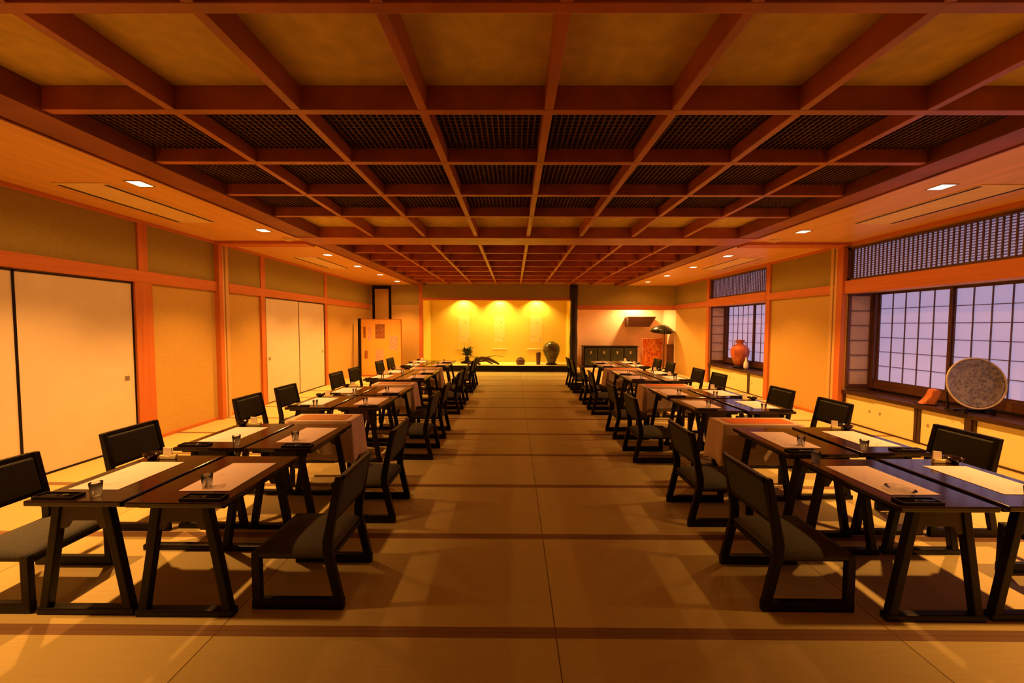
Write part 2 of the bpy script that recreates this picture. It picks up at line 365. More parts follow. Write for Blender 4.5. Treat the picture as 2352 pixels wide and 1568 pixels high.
def window(name, y0, y1, npan):
    cy = (y0 + y1) / 2
    root = bpy.data.objects.new(name, None); COL.objects.link(root); root.location = (XR, cy, 0); struct(root)
    X = 0.5                                            # shoji plane, local
    fr = MB()
    fr.box(X - 0.05, X + 0.08, y0 - cy, y1 - cy, 0.60, 0.72); fr.box(X - 0.05, X + 0.08, y0 - cy, y1 - cy, 2.235, 2.3)
    for e in (y0 - cy, y1 - cy - 0.07): fr.box(X - 0.07, X + 0.08, e, e + 0.07, 0.6, 2.3)
    fr.build('window_frame', FRAMEW, root)
    w = (y1 - y0 - 0.14) / npan
    for i in range(npan):
        a = y0 + 0.07 + i * w; off = 0.0 if i % 2 else 0.026
        shoji_panel(root, X + off, a - 0.01, a + w + 0.01, 0.70, 2.25, 5, 6, cy)
    # narrow side screens on the end walls of the bay
    for e, s in ((y1 - cy, -1), (y0 - cy, 1)):
        f = MB()
        for xx in (0.02, 0.40): f.box(xx, xx + 0.04, min(e, e + s * 0.03), max(e, e + s * 0.03), 0.6, 2.24)
        f.box(0.06, 0.40, min(e, e + s * 0.03), max(e, e + s * 0.03), 0.6, 0.66); f.box(0.06, 0.40, min(e, e + s * 0.03), max(e, e + s * 0.03), 2.18, 2.24)
        for i in range(1, 6):
            z = 0.66 + 1.52 * i / 6; f.box(0.06, 0.40, min(e + s * 0.006, e + s * 0.02), max(e + s * 0.006, e + s * 0.02), z - 0.006, z + 0.006)
        o = f.build('side_screen', FRAMEW, root)
        MB().box(0.06, 0.40, min(e + s * 0.002, e + s * 0.008), max(e + s * 0.002, e + s * 0.008), 0.66, 2.18).build('paper', SIDEP, o)
    # transom lattice
    t = MB()
    n = int((y1 - y0) / 0.062)
    for i in range(n + 1):
        y = y0 - cy + (y1 - y0) * i / n; t.box(0.03, 0.045, y - 0.007, y + 0.007, 2.47, 2.98)
    for i in range(15):
        z = 2.485 + 0.49 * i / 14; t.box(0.046, 0.056, y0 - cy, y1 - cy, z - 0.005, z + 0.005)
    t.build('transom_lattice', KUMIKO, root)
    tf = MB(); tf.box(-0.01, 0.07, y0 - cy, y1 - cy, 2.44, 2.475); tf.box(-0.01, 0.07, y0 - cy, y1 - cy, 2.965, 3.0)
    for e in (y0 - cy, y1 - cy - 0.05): tf.box(-0.01, 0.07, e, e + 0.05, 2.44, 3.0)
    tf.build('transom_frame', FRAMEW, root)
    MB().box(0.062, 0.067, y0 - cy, y1 - cy, 2.47, 2.98).build('transom_paper', RANMA, root)
window('window_1', *W1, 4); window('window_2', *W2, 2)
struct(MB().box(XR - 0.03, XR + 0.55, W1[0], W1[1], 0.50, 0.56, bev=0.006).build('window_sill', SILLW))
struct(MB().box(XR - 0.03, XR + 0.55, W2[0], W2[1], 0.50, 0.56, bev=0.006).build('window_sill', SILLW))
def cabinet(y0, y1, splits, label, handle=True):
    cy = (y0 + y1) / 2
    root = thing('sill_cabinet', label, 'cabinet', (XR, cy, 0), 0, 'cabinets under the window sills')
    b = MB(); b.box(0.03, 0.5, y0 - cy, y1 - cy, 0.0, 0.495)
    b.box(-0.01, 0.03, y0 - cy, y0 - cy + 0.035, 0, 0.495); b.box(-0.01, 0.03, y1 - cy - 0.035, y1 - cy, 0, 0.495)
    b.box(0.0, 0.03, y0 - cy, y1 - cy, 0.0, 0.022)
    b.build('carcass', SILLW, root)
    ed = [y0 + 0.035] + splits + [y1 - 0.035]
    for i, (p, q) in enumerate(zip(ed, ed[1:])):
        d = MB().box(0.004 + 0.01 * (i % 2), 0.028, p - cy + 0.003, q - cy - 0.003, 0.024, 0.492).build('door', CREAM, root)
        hy = (q - cy - 0.09) if i % 2 == 0 else (p - cy + 0.09)
        MB().box(-0.002 + 0.01 * (i % 2), 0.02, hy - 0.015, hy + 0.015, 0.27, 0.31, bev=0.003).build('finger_pull', METAL, d)
cabinet(5.25, 6.44, [5.88], 'cream sliding-front cabinet under the large window sill, beside the wall post')
cabinet(4.66, 5.24, [], 'narrow cream cabinet under the large window sill, between two dark posts')
cabinet(3.4, 4.62, [4.0], 'cream cabinet under the large window sill, directly below the big platter')
cabinet(9.05, 10.88, [9.76], 'wide cream cabinet under the far window sill, below the red clay jar')
cabinet(8.47, 9.04, [], 'narrow cream cabinet under the far window sill, at its near end')
sbox('sill_post', SILLW, XR - 0.03, XR + 0.03, 4.61, 4.67, 0, 0.5)

# back wall, alcoves ----------------------------------------------------------
PX = 2.13
bk = MB()
bk.box(XL - 0.2, -3.3, YB, YB + 1.7, 0, 3.4)
bk.box(-3.3, PX, YB, YB + 0.12, 2.57, 3.4)
bk.box(PX, XR + 0.2, YB, YB + 0.12, 2.36, 3.4)
struct(bk.build('wall_back', PLAST))
tk = MB(); tk.box(-3.3, PX - 0.05, YB + 1.5, YB + 1.7, 0, 3.2); tk.box(-3.302, -3.29, YB + 0.12, YB + 1.5, 0.2, 2.8)
struct(tk.build('alcove_wall', TOKOW))
sbox('alcove_wall', TOKOW, PX - 0.05, PX + 0.03, YB + 0.13, YB + 1.6, 0, 2.9)
sbox('alcove_ceiling', TOKOW, -3.3, PX - 0.05, YB + 0.12, YB + 1.6, 2.80, 2.86)
sbox('alcove_floor', TOKOF, -3.3, PX - 0.05, YB + 0.08, YB + 1.5, 0.0, 0.195)
sbox('alcove_step', DARKW, -3.3, PX - 0.1, YB - 0.02, YB + 0.08, 0.03, 0.21, bev=0.006)
sbox('trim_10', WOOD, -3.36, -3.24, YB - 0.03, YB + 0.1, 0, ZS, bev=0.004)
sbox('trim_11', WOODH, -3.24, PX - 0.1, YB - 0.02, YB + 0.1, 2.54, 2.62, bev=0.004)
sbox('trim_12', WOODH, PX + 0.1, XR, YB - 0.02, YB + 0.1, 2.22, 2.38, bev=0.004)
# side alcove
sa = MB(); sa.box(PX + 0.03, XR + 0.3, YB + 1.15, YB + 1.4, 0, 3.2); sa.box(XR + 0.02, XR + 0.2, YB, YB + 1.2, 0, 3.0)
sa.box(PX + 0.03, PX + 0.05, YB + 0.13, YB + 1.15, 0, 2.9)
struct(sa.build('alcove_wall', PINKW))
sbox('alcove_ceiling', PINKW, PX + 0.03, XR + 0.1, YB + 0.12, YB + 1.2, 2.62, 2.7)
sbox('alcove_floor', TOKOF, PX + 0.03, XR + 0.1, YB, YB + 1.2, 0, 0.09)
# alcove pillar, slightly irregular trunk
pm = MB()
pm.lathe([(0.0, 0)] + [(0.135 + 0.008 * math.sin(z * 7), z) for z in [i * 0.11 for i in range(29)]] + [(0.0, 3.08)], 20)
po = struct(pm.build('pillar', PILLARM)); po.location = (2.13, YB - 0.02, 0)
# narrow dark-framed panel door on the back wall
root = bpy.data.objects.new('door_3', None); COL.objects.link(root); root.location = (-4.68, YB, 0); struct(root)
e = MB(); e.box(-0.33, -0.25, -0.04, 0, 0, 3.04); e.box(0.25, 0.33, -0.04, 0, 0, 3.04); e.box(-0.25, 0.25, -0.04, 0, 2.93, 3.04); e.box(-0.25, 0.25, -0.04, 0, 1.0, 1.06)
e.build('door_frame', DARKW, root)
MB().box(-0.25, 0.25, -0.02, 0, 0, 2.94).build('door_panel', PLAST, root)

# ------------------------------------------------------------------ ceiling fittings
ORD = ['first', 'second', 'third', 'fourth', 'fifth', 'sixth', 'seventh', 'eighth', 'ninth', 'tenth']
def spot(loc, power, col, size=130, blend=0.5, rad=0.05, rot=(0, 0, 0)):
    l = bpy.data.lights.new('spot', 'SPOT'); l.energy = power; l.color = col; l.spot_size = R(size); l.spot_blend = blend; l.shadow_soft_size = rad
    o = bpy.data.objects.new('spot', l); COL.objects.link(o); o.location = loc; o.rotation_euler = rot
    return o
WARM = (1.0, 0.405, 0.085)
proto = None
DL = [(-3.79, y) for y in (3.8, 5.65, 7.6, 9.05, 10.55, 12.1)] + [(4.34, y) for y in (3.85, 5.65, 7.6, 9.05, 10.6, 12.1)]
for i, (x, y) in enumerate(DL):
    lab = 'glowing square recessed downlight, %s back along the %s soffit' % (ORD[i % 6], 'sliding-door side' if x < 0 else 'window side')
    if proto is None:
        proto = thing('ceiling_downlight', lab, 'downlight', (x, y, ZS), 0, 'soffit downlights')
        t = MB(); s = 0.085
        for q in ((-s, s, -s, -s + 0.015), (-s, s, s - 0.015, s), (-s, -s + 0.015, -s, s), (s - 0.015, s, -s, s)): t.box(*q, -0.006, 0.0)
        t.build('bezel', METAL, proto); MB().box(-s + 0.015, s - 0.015, -s + 0.015, s - 0.015, -0.004, -0.001).build('diffuser', LAMPE, proto)
    else: dup(proto, (x, y, ZS), 0, lab)
for x, y in DL + [(-3.79, 1.9), (4.34, 1.95)]:
    spot((x, y, ZS - 0.03), 395, WARM, 104, 0.7, 0.05)
    spot((x, y, ZS - 0.035), 30, WARM, 168, 0.35, 0.05)
# air vents
def vent(x, y, w, l, lab):
    r = thing('ceiling_vent', lab, 'vent', (x, y, ZS), 0, 'slot air vents in the soffits')
    MB().box(-w / 2 - 0.03, w / 2 + 0.03, -l / 2 - 0.02, l / 2 + 0.02, -0.008, 0, bev=0.003).build('plate', VENTM, r)
    for s in (-1, 1): MB().box(s * w / 2 - 0.02, s * w / 2 + 0.02, -l / 2 + 0.02, l / 2 - 0.02, -0.010, -0.004).build('slot', DARKW, r)
vent(-4.40, 4.5, 0.48, 1.4, 'long twin-slot air vent in the soffit above the near sliding doors')
vent(4.94, 4.5, 0.48, 1.4, 'long twin-slot air vent in the soffit above the large window')
vent(-4.40, 8.6, 0.48, 1.5, 'long twin-slot air vent in the soffit above the far sliding doors')
vent(4.94, 8.6, 0.48, 1.5, 'long twin-slot air vent in the soffit above the far window')
for x, lab in ((-3.75, 'round sensor disc on the soffit beside the partition header, sliding-door side'), (4.3, 'round sensor disc on the soffit beside the partition header, window side')):
    s = thing('smoke_detector', lab, 'detector', (x, 6.2, ZS), 0, 'soffit sensor discs')
    MB().lathe([(0, -0.035), (0.04, -0.035), (0.055, -0.02), (0.0, -0.02)], 20).build('sensor', VENTM, s)
    MB().lathe([(0, -0.022), (0.085, -0.02), (0.095, 0), (0, 0)], 24).build('base_ring', VENTM, s)
# alcove lamps
TW = (1.0, 0.62, 0.13)
for i, x in enumerate((-1.97, -0.55, 0.9)):
    d = thing('alcove_downlight', 'small round downlight in the display alcove ceiling, above the %s scroll' % ('plant-side', 'middle', 'jar-side')[i], 'downlight', (x, YB + 1.22, 2.80), 0, 'alcove downlights')
    MB().lathe([(0.05, 0), (0.07, 0), (0.07, -0.012), (0.05, -0.012), (0.05, 0)], 20).build('bezel', METAL, d)
    MB().lathe([(0, -0.004), (0.05, -0.004), (0.05, -0.001), (0, -0.001)], 20).build('diffuser', LAMPE, d)
    spot((x, YB + 1.22, 2.77), 150, TW, 128, 0.7, 0.04, (R(6), 0, 0))
spot((-0.6, YB + 0.5, 2.74), 130, TW, 150, 0.6, 0.2)
d = thing('alcove_downlight', 'small round downlight in the side alcove ceiling, above the dark chest', 'downlight', (4.3, YB + 0.6, 2.62), 0, 'alcove downlights')
MB().lathe([(0.05, 0), (0.07, 0), (0.07, -0.012), (0.05, -0.012), (0.05, 0)], 20).build('bezel', METAL, d)
MB().lathe([(0, -0.004), (0.05, -0.004), (0.05, -0.001), (0, -0.001)], 20).build('diffuser', LAMPE, d)
spot((4.6, YB + 0.7, 2.58), 290, (1.0, 0.52, 0.15), 165, 0.6, 0.06)

# ------------------------------------------------------------------ low chairs
def make_chair():
    t = thing('low_chair', '-', 'chair', (0, 0, 0), 0, None)
    h = 0.232                                             # half width to outer face of side frames
    for s in (-1, 1):
        y0, y1 = sorted((s * h, s * (h - 0.034)))
        MB().box(-0.268, 0.265, y0, y1, 0, 0.062, bev=0.006).build('runner', DARKW, t)
        MB().box(0.213, 0.263, y0 + 0.001, y1 - 0.001, 0.055, 0.335, bev=0.006).build('front_leg', DARKW, t)
        pts = [(-0.265, 0.055), (-0.213, 0.055), (-0.152, 0.33), (-0.150, 0.40), (-0.232, 0.785), (-0.268, 0.785), (-0.205, 0.40), (-0.205, 0.33)]
        MB().prism(pts, y0 + 0.001, y1 - 0.001, 'y', 0.005).build('rear_post', DARKW, t)
    f = MB(); f.box(-0.20, 0.263, -h + 0.03, h - 0.03, 0.285, 0.318, bev=0.004)
    f.build('seat_frame', DARKW, t)
    # cushion, crowned
    b = bmesh.new(); nx, ny = 10, 10; x0, x1, yy = -0.19, 0.262, h - 0.002
    g = [[b.verts.new((x0 + (x1 - x0) * i / nx, -yy + 2 * yy * j / ny, 0.335 + 0.032 * (1 - abs(2 * i / nx - 1) ** 4) * (1 - abs(2 * j / ny - 1) ** 4))) for j in range(ny + 1)] for i in range(nx + 1)]
    for i in range(nx):
        for j in range(ny): b.faces.new((g[i][j], g[i + 1][j], g[i + 1][j + 1], g[i][j + 1]))
    ex = bmesh.ops.extrude_face_region(b, geom=b.faces[:])
    vs = [v for v in ex['geom'] if isinstance(v, bmesh.types.BMVert)]
    for v in vs: v.co.z = 0.312
    bmesh.ops.recalc_face_normals(b, faces=b.faces)
    m = MB(); m._add(b); m.build('seat', SEATF, t, True)
    # back: leaning pad between top and lower rails
    def bx(z): return -0.178 - (z - 0.40) * 0.216
    def slab(name, m_, z0, z1, th, off, y, bev):
        pts = [(bx(z0) - th / 2 + off, z0), (bx(z0) + th / 2 + off, z0), (bx(z1) + th / 2 + off, z1), (bx(z1) - th / 2 + off, z1)]
        return MB().prism(pts, -y, y, 'y', bev).build(name, m_, t)
    slab('top_rail', DARKW, 0.752, 0.785, 0.034, 0, h - 0.03, 0.006)
    slab('lower_rail', DARKW, 0.505, 0.535, 0.028, 0, h - 0.03, 0.005)
    slab('backrest', BACKF, 0.532, 0.755, 0.040, 0.004, h - 0.034, 0.012)
    return t

# ------------------------------------------------------------------ low tables
TZ = 0.68; TW_, TL = 0.54, 0.73
def make_table():
    t = thing('low_table', '-', 'table', (0, 0, 0), 0, None)
    tp = MB(); tp.box(-TW_ / 2, TW_ / 2, -TL / 2, TL / 2, TZ - 0.03, TZ, bev=0.006); tp.build('tabletop', TABLEW, t)
    rm = MB(); e = 0.012
    rm.box(-TW_ / 2 + 0.03, TW_ / 2 - 0.03, -TL / 2 + 0.05, TL / 2 - 0.05, TZ - 0.055, TZ - 0.029); rm.build('under_frame', DARKW, t)
    for s in (-1, 1):
        yc = s * (TL / 2 - 0.06)
        pts = [(-0.14, TZ - 0.03), (0.14, TZ - 0.03), (0.165, 0.50), (0.10, 0.50), (0.075, 0.545), (-0.075, 0.545), (-0.10, 0.50), (-0.165, 0.50)]
        MB().prism(pts[::-1], yc - 0.011, yc + 0.011, 'y', 0.003).build('apron', APRONW, t)
        for q in (-1, 1):
            pl = [(q * 0.112, TZ - 0.03), (q * 0.158, TZ - 0.03), (q * 0.266, 0.03), (q * 0.218, 0.03)]
            if q < 0: pl = pl[::-1]
            MB().prism(pl, yc - 0.02, yc + 0.02, 'y', 0.005).build('leg', DARKW, t)
        MB().box(-0.280, 0.280, yc - 0.024, yc + 0.024, 0, 0.04, bev=0.008).build('foot_rail', DARKW, t)
    MB().box(-0.018, 0.018, -TL / 2 + 0.06, TL / 2 - 0.06, 0.565, 0.605, bev=0.004).build('stretcher', DARKW, t)
    return t

chair0 = None; table0 = None
def put_chair(x, y, rz, label, group):
    global chair0
    if chair0 is None:
        chair0 = make_chair(); chair0.location = (x, y, 0); chair0.rotation_euler = (0, 0, rz); chair0['label'] = label; chair0['group'] = group
        return chair0
    return dup(chair0, (x, y, 0), rz, label, group)
def put_table(x, y, label, group):
    global table0
    if table0 is None:
        table0 = make_table(); table0.location = (x, y, 0); table0['label'] = label; table0['group'] = group
        return table0
    return dup(table0, (x, y, 0), 0, label, group)

# rows: name phrase, table x centre, table ys, chair x, chair ys, chair rotation, diner side
YS = [2.36, 3.22, 4.64, 5.46, 6.98, 7.66, 9.0, 9.78]
RW = [
 ('sliding-door wall row', -2.44, [2.36, 3.26, 4.70, 5.50, 6.98, 7.74, 9.12, 9.9], -3.025, [2.27, 3.12, 4.51, 5.27, 6.78, 7.54, 8.97, 9.75], 0.0, -1),
 ('aisle row, sliding-door side', -1.865, [2.35, 3.25, 4.72, 5.52, 6.98, 7.74, 9.12, 9.9], -1.255, [2.315, 3.26, 4.72, 5.57, 7.04, 7.9, 9.26, 10.05], math.pi, 1),
 ('aisle row, window side', 2.385, [2.35, 3.18, 4.62, 5.42, 6.98, 7.74, 9.12, 9.9], 1.72, [2.32, 3.23, 4.65, 5.57, 7.05, 7.95, 9.25, 10.1], 0.0, -1),
 ('window wall row', 2.985, [2.36, 3.22, 4.60, 5.40, 6.98, 7.74, 9.12, 9.9], 3.56, [2.25, 3.10, 4.37, 5.23, 6.83, 7.60, 8.95, 9.75], math.pi, 1),
]
def mat_mesh():
    return MB().box(-0.15, 0.15, -0.22, 0.22, 0, 0.0016)
mat0 = gl0 = tray0 = bowl0 = nap0 = None
def clone(o, loc, rz, label):
    return dup(o, loc, rz, label)
for ri, (rn, tx, tys, cx, cys, crot, ds) in enumerate(RW):
    for k, (ty, cy) in enumerate(zip(tys, cys)):
        o_ = ORD[k]
        tl = '%s table back in the %s' % (o_, rn)
        put_table(tx, ty, 'dark lacquer low table with splayed legs, ' + tl.replace(' table back', ' back'), 'dark lacquer low tables')
        jit = random.uniform(-0.02, 0.02) if k > 1 else 0
        put_chair(cx, cy, crot + jit, 'dark low chair with fabric seat, %s back in the %s' % (o_, rn), 'dark low chairs')
        # place mat
        mx = tx + ds * 0.045; my = ty + 0.0
        loc = (mx, my, TZ + 0.0008); lab = 'printed white paper place mat on the ' + tl
        if mat0 is None: mat0 = mat_mesh().build('place_mat', MATP); mat0.location = loc; tag(mat0, lab, 'place mat', 'paper place mats')
        else: clone(mat0, loc, random.uniform(-0.03, 0.03), lab)
        # chopsticks on a black lacquer tray at the near end
        loc = (tx + ds * 0.13, ty - TL / 2 + 0.05, TZ + 0.0005); lab = 'black lacquer chopstick tray on the ' + tl
        if tray0 is None:
            tray0 = thing('chopstick_tray', lab, 'tray', loc, 0, 'black lacquer chopstick trays')
            b = MB(); b.box(-0.11, 0.11, -0.032, 0.032, 0, 0.006, bev=0.002)
            for q in ((-0.11, 0.11, -0.034, -0.028), (-0.11, 0.11, 0.028, 0.034), (-0.114, -0.107, -0.034, 0.034), (0.107, 0.114, -0.034, 0.034)): b.box(*q, 0, 0.016)
            b.build('tray_body', DARKW, tray0)
            for yy in (-0.008, 0.008): MB().tube([(-0.10, yy, 0.0105), (0.10, yy * 0.6, 0.0105)], [0.0025, 0.0042], 8).build('chopstick', TABLEW, tray0)
        else: clone(tray0, loc, 0, lab)
        # tumbler
        if ds * tx > 0 or True:
            gx = tx - ds * 0.19 if k % 2 else tx - ds * 0.06
            gy = ty - TL / 2 + 0.07
            gz = TZ + 0.0005
            if ri in (1, 2): gx, gy, gz = tx + ds * 0.03, ty - TL / 2 + 0.19, TZ + 0.0028
            if ri == 2 and k == 0: gx, gy, gz = tx + ds * 0.20, ty + TL / 2 - 0.07, TZ + 0.0005
            loc = (gx, gy, gz); lab = 'small clear glass tumbler on the ' + tl
            if gl0 is None:
                gl0 = MB().lathe([(0, 0.0), (0.023, 0.0), (0.030, 0.078), (0.0285, 0.078), (0.0215, 0.007), (0, 0.007)], 24).build('glass_tumbler', GLASS)
                gl0.location = loc; tag(gl0, lab, 'glass', 'glass tumblers')
            else: clone(gl0, loc, 0, lab)
        if ri in (0, 3):
            loc = (tx + ds * 0.19, ty + TL / 2 - 0.075, TZ + 0.0005); lab = 'small dark lacquer bowl on the ' + tl
            if bowl0 is None:
                bowl0 = MB().lathe([(0, 0), (0.028, 0), (0.026, 0.008), (0.045, 0.022), (0.052, 0.042), (0.049, 0.042), (0.04, 0.024), (0, 0.012)], 24).build('lacquer_bowl', TABLEW)
                bowl0.location = loc; tag(bowl0, lab, 'bowl', 'small lacquer bowls')
            else: clone(bowl0, loc, 0, lab)
            loc = (tx + ds * 0.09, ty + TL / 2 - 0.06, TZ + 0.0005); lab = 'folded cream napkin standing on the ' + tl
            if nap0 is None:
                nap0 = thing('folded_napkin', lab, 'napkin', loc, 0, 'folded napkins')
                MB().prism([(-0.035, 0.0), (0.035, 0.0), (0.028, 0.075), (-0.030, 0.08)], -0.004, 0.004, 'y', 0.001).build('paper_sleeve', ENV, nap0)
                MB().prism([(-0.05, 0), (0.075, 0), (0.085, 0.035), (0.02, 0.02), (-0.04, 0.028)], -0.026, -0.008, 'y', 0.003).build('napkin_fold', NAPK, nap0)
            else: clone(nap0, loc, 0, lab)

# shallow clear dish on the near aisle table, window side
dd = MB().lathe([(0, 0), (0.045, 0), (0.07, 0.018), (0.067, 0.019), (0.044, 0.004), (0, 0.004)], 28).build('glass_dish', GLASS)
dd.location = (2.31, 2.18, TZ + 0.002); tag(dd, 'shallow clear glass dish at the mat edge on first table, aisle row, window side', 'dish')

# ------------------------------------------------------------------ cloth-covered serving tables between the groups
def cloth(x0, x1, y0, y1, ztop, zbot, seed):
    rnd = random.Random(seed); cx, cy = (x0 + x1) / 2, (y0 + y1) / 2; hx, hy = (x1 - x0) / 2, (y1 - y0) / 2
    per = []; n = 14
    for i in range(n): per.append((-hx + 2 * hx * i / n, -hy))
    for i in range(n): per.append((hx, -hy + 2 * hy * i / n))
    for i in range(n): per.append((hx - 2 * hx * i / n, hy))
    for i in range(n): per.append((-hx, hy - 2 * hy * i / n))
    b = bmesh.new(); N = len(per); rings = []
    ph = rnd.uniform(0, 6)
    for lv, (z, fl) in enumerate(((ztop, -0.012), (ztop - 0.004, -0.003), (ztop - 0.015, 0.0), (ztop - 0.10, 0.006), (ztop - 0.22, 0.012), (zbot + 0.06, 0.02), (zbot, 0.024))):
        ring = []
        for k, (x, y) in enumerate(per):
            cn = (abs(x) / hx) ** 6 * (abs(y) / hy) ** 6
            wv = 0.010 * math.sin(k * 0.9 + ph) * max(0, (ztop - z) / (ztop - zbot))
            f = fl + wv + 0.02 * cn * (ztop - z) / (ztop - zbot)
            ux = x / hx if abs(x) >= hx - 1e-6 else 0; uy = y / hy if abs(y) >= hy - 1e-6 else 0
            zz = z - (0.035 * cn if lv >= 5 else 0)
            ring.append(b.verts.new((x + ux * f, y + uy * f, zz)))
        rings.append(ring)
    for A, B in zip(rings, rings[1:]):
        for i in range(N): b.faces.new((A[i], B[i], B[(i + 1) % N], A[(i + 1) % N]))
    b.faces.new(rings[0])
    bmesh.ops.recalc_face_normals(b, faces=b.faces)
    bmesh.ops.solidify(b, geom=b.faces[:], thickness=0.003)
    m = MB(); m._add(b); return m, cx, cy
def serving(x0, x1, y0, y1, which, side, run, i):
    t = thing('serving_table', 'small serving table hidden under a pale cloth, %s back on the %s' % (which, side), 'table', ((x0 + x1) / 2, (y0 + y1) / 2, 0), 0, 'cloth-covered serving tables')
    hx, hy = (x1 - x0) / 2 - 0.012, (y1 - y0) / 2 - 0.012
    MB().box(-hx, hx, -hy, hy, 0.665, 0.692, bev=0.004).build('tabletop', TABLEW, t)
    for sx in (-1, 1):
        for sy in (-1, 1):
            MB().box(sx * (hx - 0.03) - 0.018, sx * (hx - 0.03) + 0.018, sy * (hy - 0.03) - 0.018, sy * (hy - 0.03) + 0.018, 0, 0.666, bev=0.003).build('leg', DARKW, t)
    m, cx, cy = cloth(x0, x1, y0, y1, 0.697, 0.30, i)
    o = m.build('tablecloth', CLOTHM, None, True); o.location = (cx, cy, 0)
    tag(o, 'pale tablecloth draped over the %s serving table back, %s' % (which, side), 'tablecloth', 'pale tablecloths')
    r = MB().box(-(hx - 0.07), hx - 0.07, -hy + 0.02, hy - 0.06, 0, 0.004, bev=0.001).build('table_runner', run)
    r.location = (cx, cy, 0.698)
    tag(r, '%s runner lying on the %s cloth-covered table back, %s' % ('orange' if run is RUNR else 'brown', which, side), 'table runner', 'table runners')
for i, (ya, yb) in enumerate(((3.68, 3.97), (5.95, 6.24), (8.17, 8.46))):
    serving(-2.30, -1.63, ya, yb, ORD[i], 'sliding-door side', RUNB, i)
for i, (ya, yb) in enumerate(((3.61, 3.89), (5.85, 6.14), (8.17, 8.46))):
    serving(2.07, 2.86, ya, yb, ORD[i], 'window side', RUNR, i + 5)

# ------------------------------------------------------------------ window sill ornaments
SZ = 0.56
p = thing('display_platter', 'large round mottled grey platter propped upright on the large window sill', 'platter', (5.86, 4.72, SZ + 0.045))
pl = MB(); pr = 0.325
pl.lathe([(0, 0.0), (0.20, 0.0), (0.25, 0.012), (0.29, 0.028), (0.312, 0.034), (0.312, 0.028), (0.25, 0.002), (0.19, -0.014), (0, -0.016)], 56)
q = pl.build('dish_face', PLATEM, p)
rim = MB(); rim.lathe([(0.308, 0.022), (pr, 0.029), (pr + 0.003, 0.034), (pr, 0.039), (0.308, 0.037), (0.308, 0.022)], 56)
q2 = rim.build('rim', PRIM, p)
# the dish faces the camera end of the room, leaning back a little
az = math.atan2(0.0 - 4.78, 0.3 - 5.93)
n = Vector((-0.16, -0.98, 0.14)).normalized()
rot = n.to_track_quat('Z', 'Y').to_matrix().to_4x4()
for o in (q, q2): o.matrix_local = Matrix.Translation((0, 0, pr + 0.012)) @ rot
st = thing('plate_stand', 'dark wooden plate stand under the large mottled platter', 'stand', (5.86, 4.72, SZ), math.atan2(-0.98, -0.16))
sm = MB(); sm.box(-0.16, 0.10, -0.17, -0.13, 0, 0.03, bev=0.004); sm.box(-0.16, 0.10, 0.13, 0.17, 0, 0.03, bev=0.004); sm.box(-0.04, 0.0, -0.2, 0.2, 0.012, 0.045, bev=0.004)
sm.box(0.07, 0.10, -0.17, -0.13, 0.03, 0.075, bev=0.004); sm.box(0.07, 0.10, 0.13, 0.17, 0.03, 0.075, bev=0.004)
sm.build('cradle', DARKW, st)
sm = MB(); 
for s in (-1, 1): sm.tube([(-0.13, s * 0.15, 0.02), (-0.19, s * 0.13, 0.36)], 0.012, 8)
sm.build('back_prop', DARKW, st)
# carved orange piece
cw = thing('carved_ornament', 'small carved orange wooden ornament on the window sill beside the big platter', 'ornament', (5.84, 5.22, SZ), R(-20))
MB().prism([(-0.09, 0), (0.06, 0), (0.10, 0.10), (0.13, 0.20), (0.075, 0.235), (0.03, 0.22), (0.0, 0.12)], -0.055, 0.055, 'y', 0.02).build('carving', ORANGEW, cw)
MB().box(-0.10, 0.09, -0.065, 0.065, 0, 0.014, bev=0.004).build('plinth', DARKW, cw)
# red jar
jr = thing('clay_jar', 'tall red clay jar with a flared neck on the far window sill', 'jar', (5.95, 9.75, SZ + 0.05))
MB().lathe([(0, 0), (0.10, 0), (0.115, 0.02), (0.17, 0.15), (0.215, 0.32), (0.215, 0.42), (0.17, 0.52), (0.085, 0.575), (0.0, 0.575)], 36).build('jar_body', CLAY, jr)
MB().lathe([(0.083, 0.57), (0.075, 0.60), (0.095, 0.66), (0.115, 0.685), (0.105, 0.69), (0.07, 0.61), (0.07, 0.575)], 36).build('neck', CLAY, jr)
for s in (-1, 1): MB().tube([(s * 0.08, 0, 0.63), (s * 0.14, 0, 0.62), (s * 0.16, 0, 0.57), (s * 0.15, 0, 0.53)], 0.012, 8).build('handle', CLAY, jr)
jb = MB().lathe([(0, 0), (0.15, 0), (0.16, 0.02), (0.15, 0.05), (0, 0.05)], 28).build('jar_stand', DARKW); jb.location = (5.95, 9.75, SZ)
tag(jb, 'round dark stand under the red clay jar', 'stand')
wb = MB().lathe([(0, 0), (0.04, 0), (0.055, 0.06), (0.05, 0.17), (0.02, 0.23), (0.018, 0.30), (0.026, 0.31), (0.012, 0.31), (0, 0.25)], 24).build('white_bottle', ENV)
wb.location = (5.90, 9.40, SZ); tag(wb, 'slim white bottle on the far window sill beside the red clay jar', 'bottle')

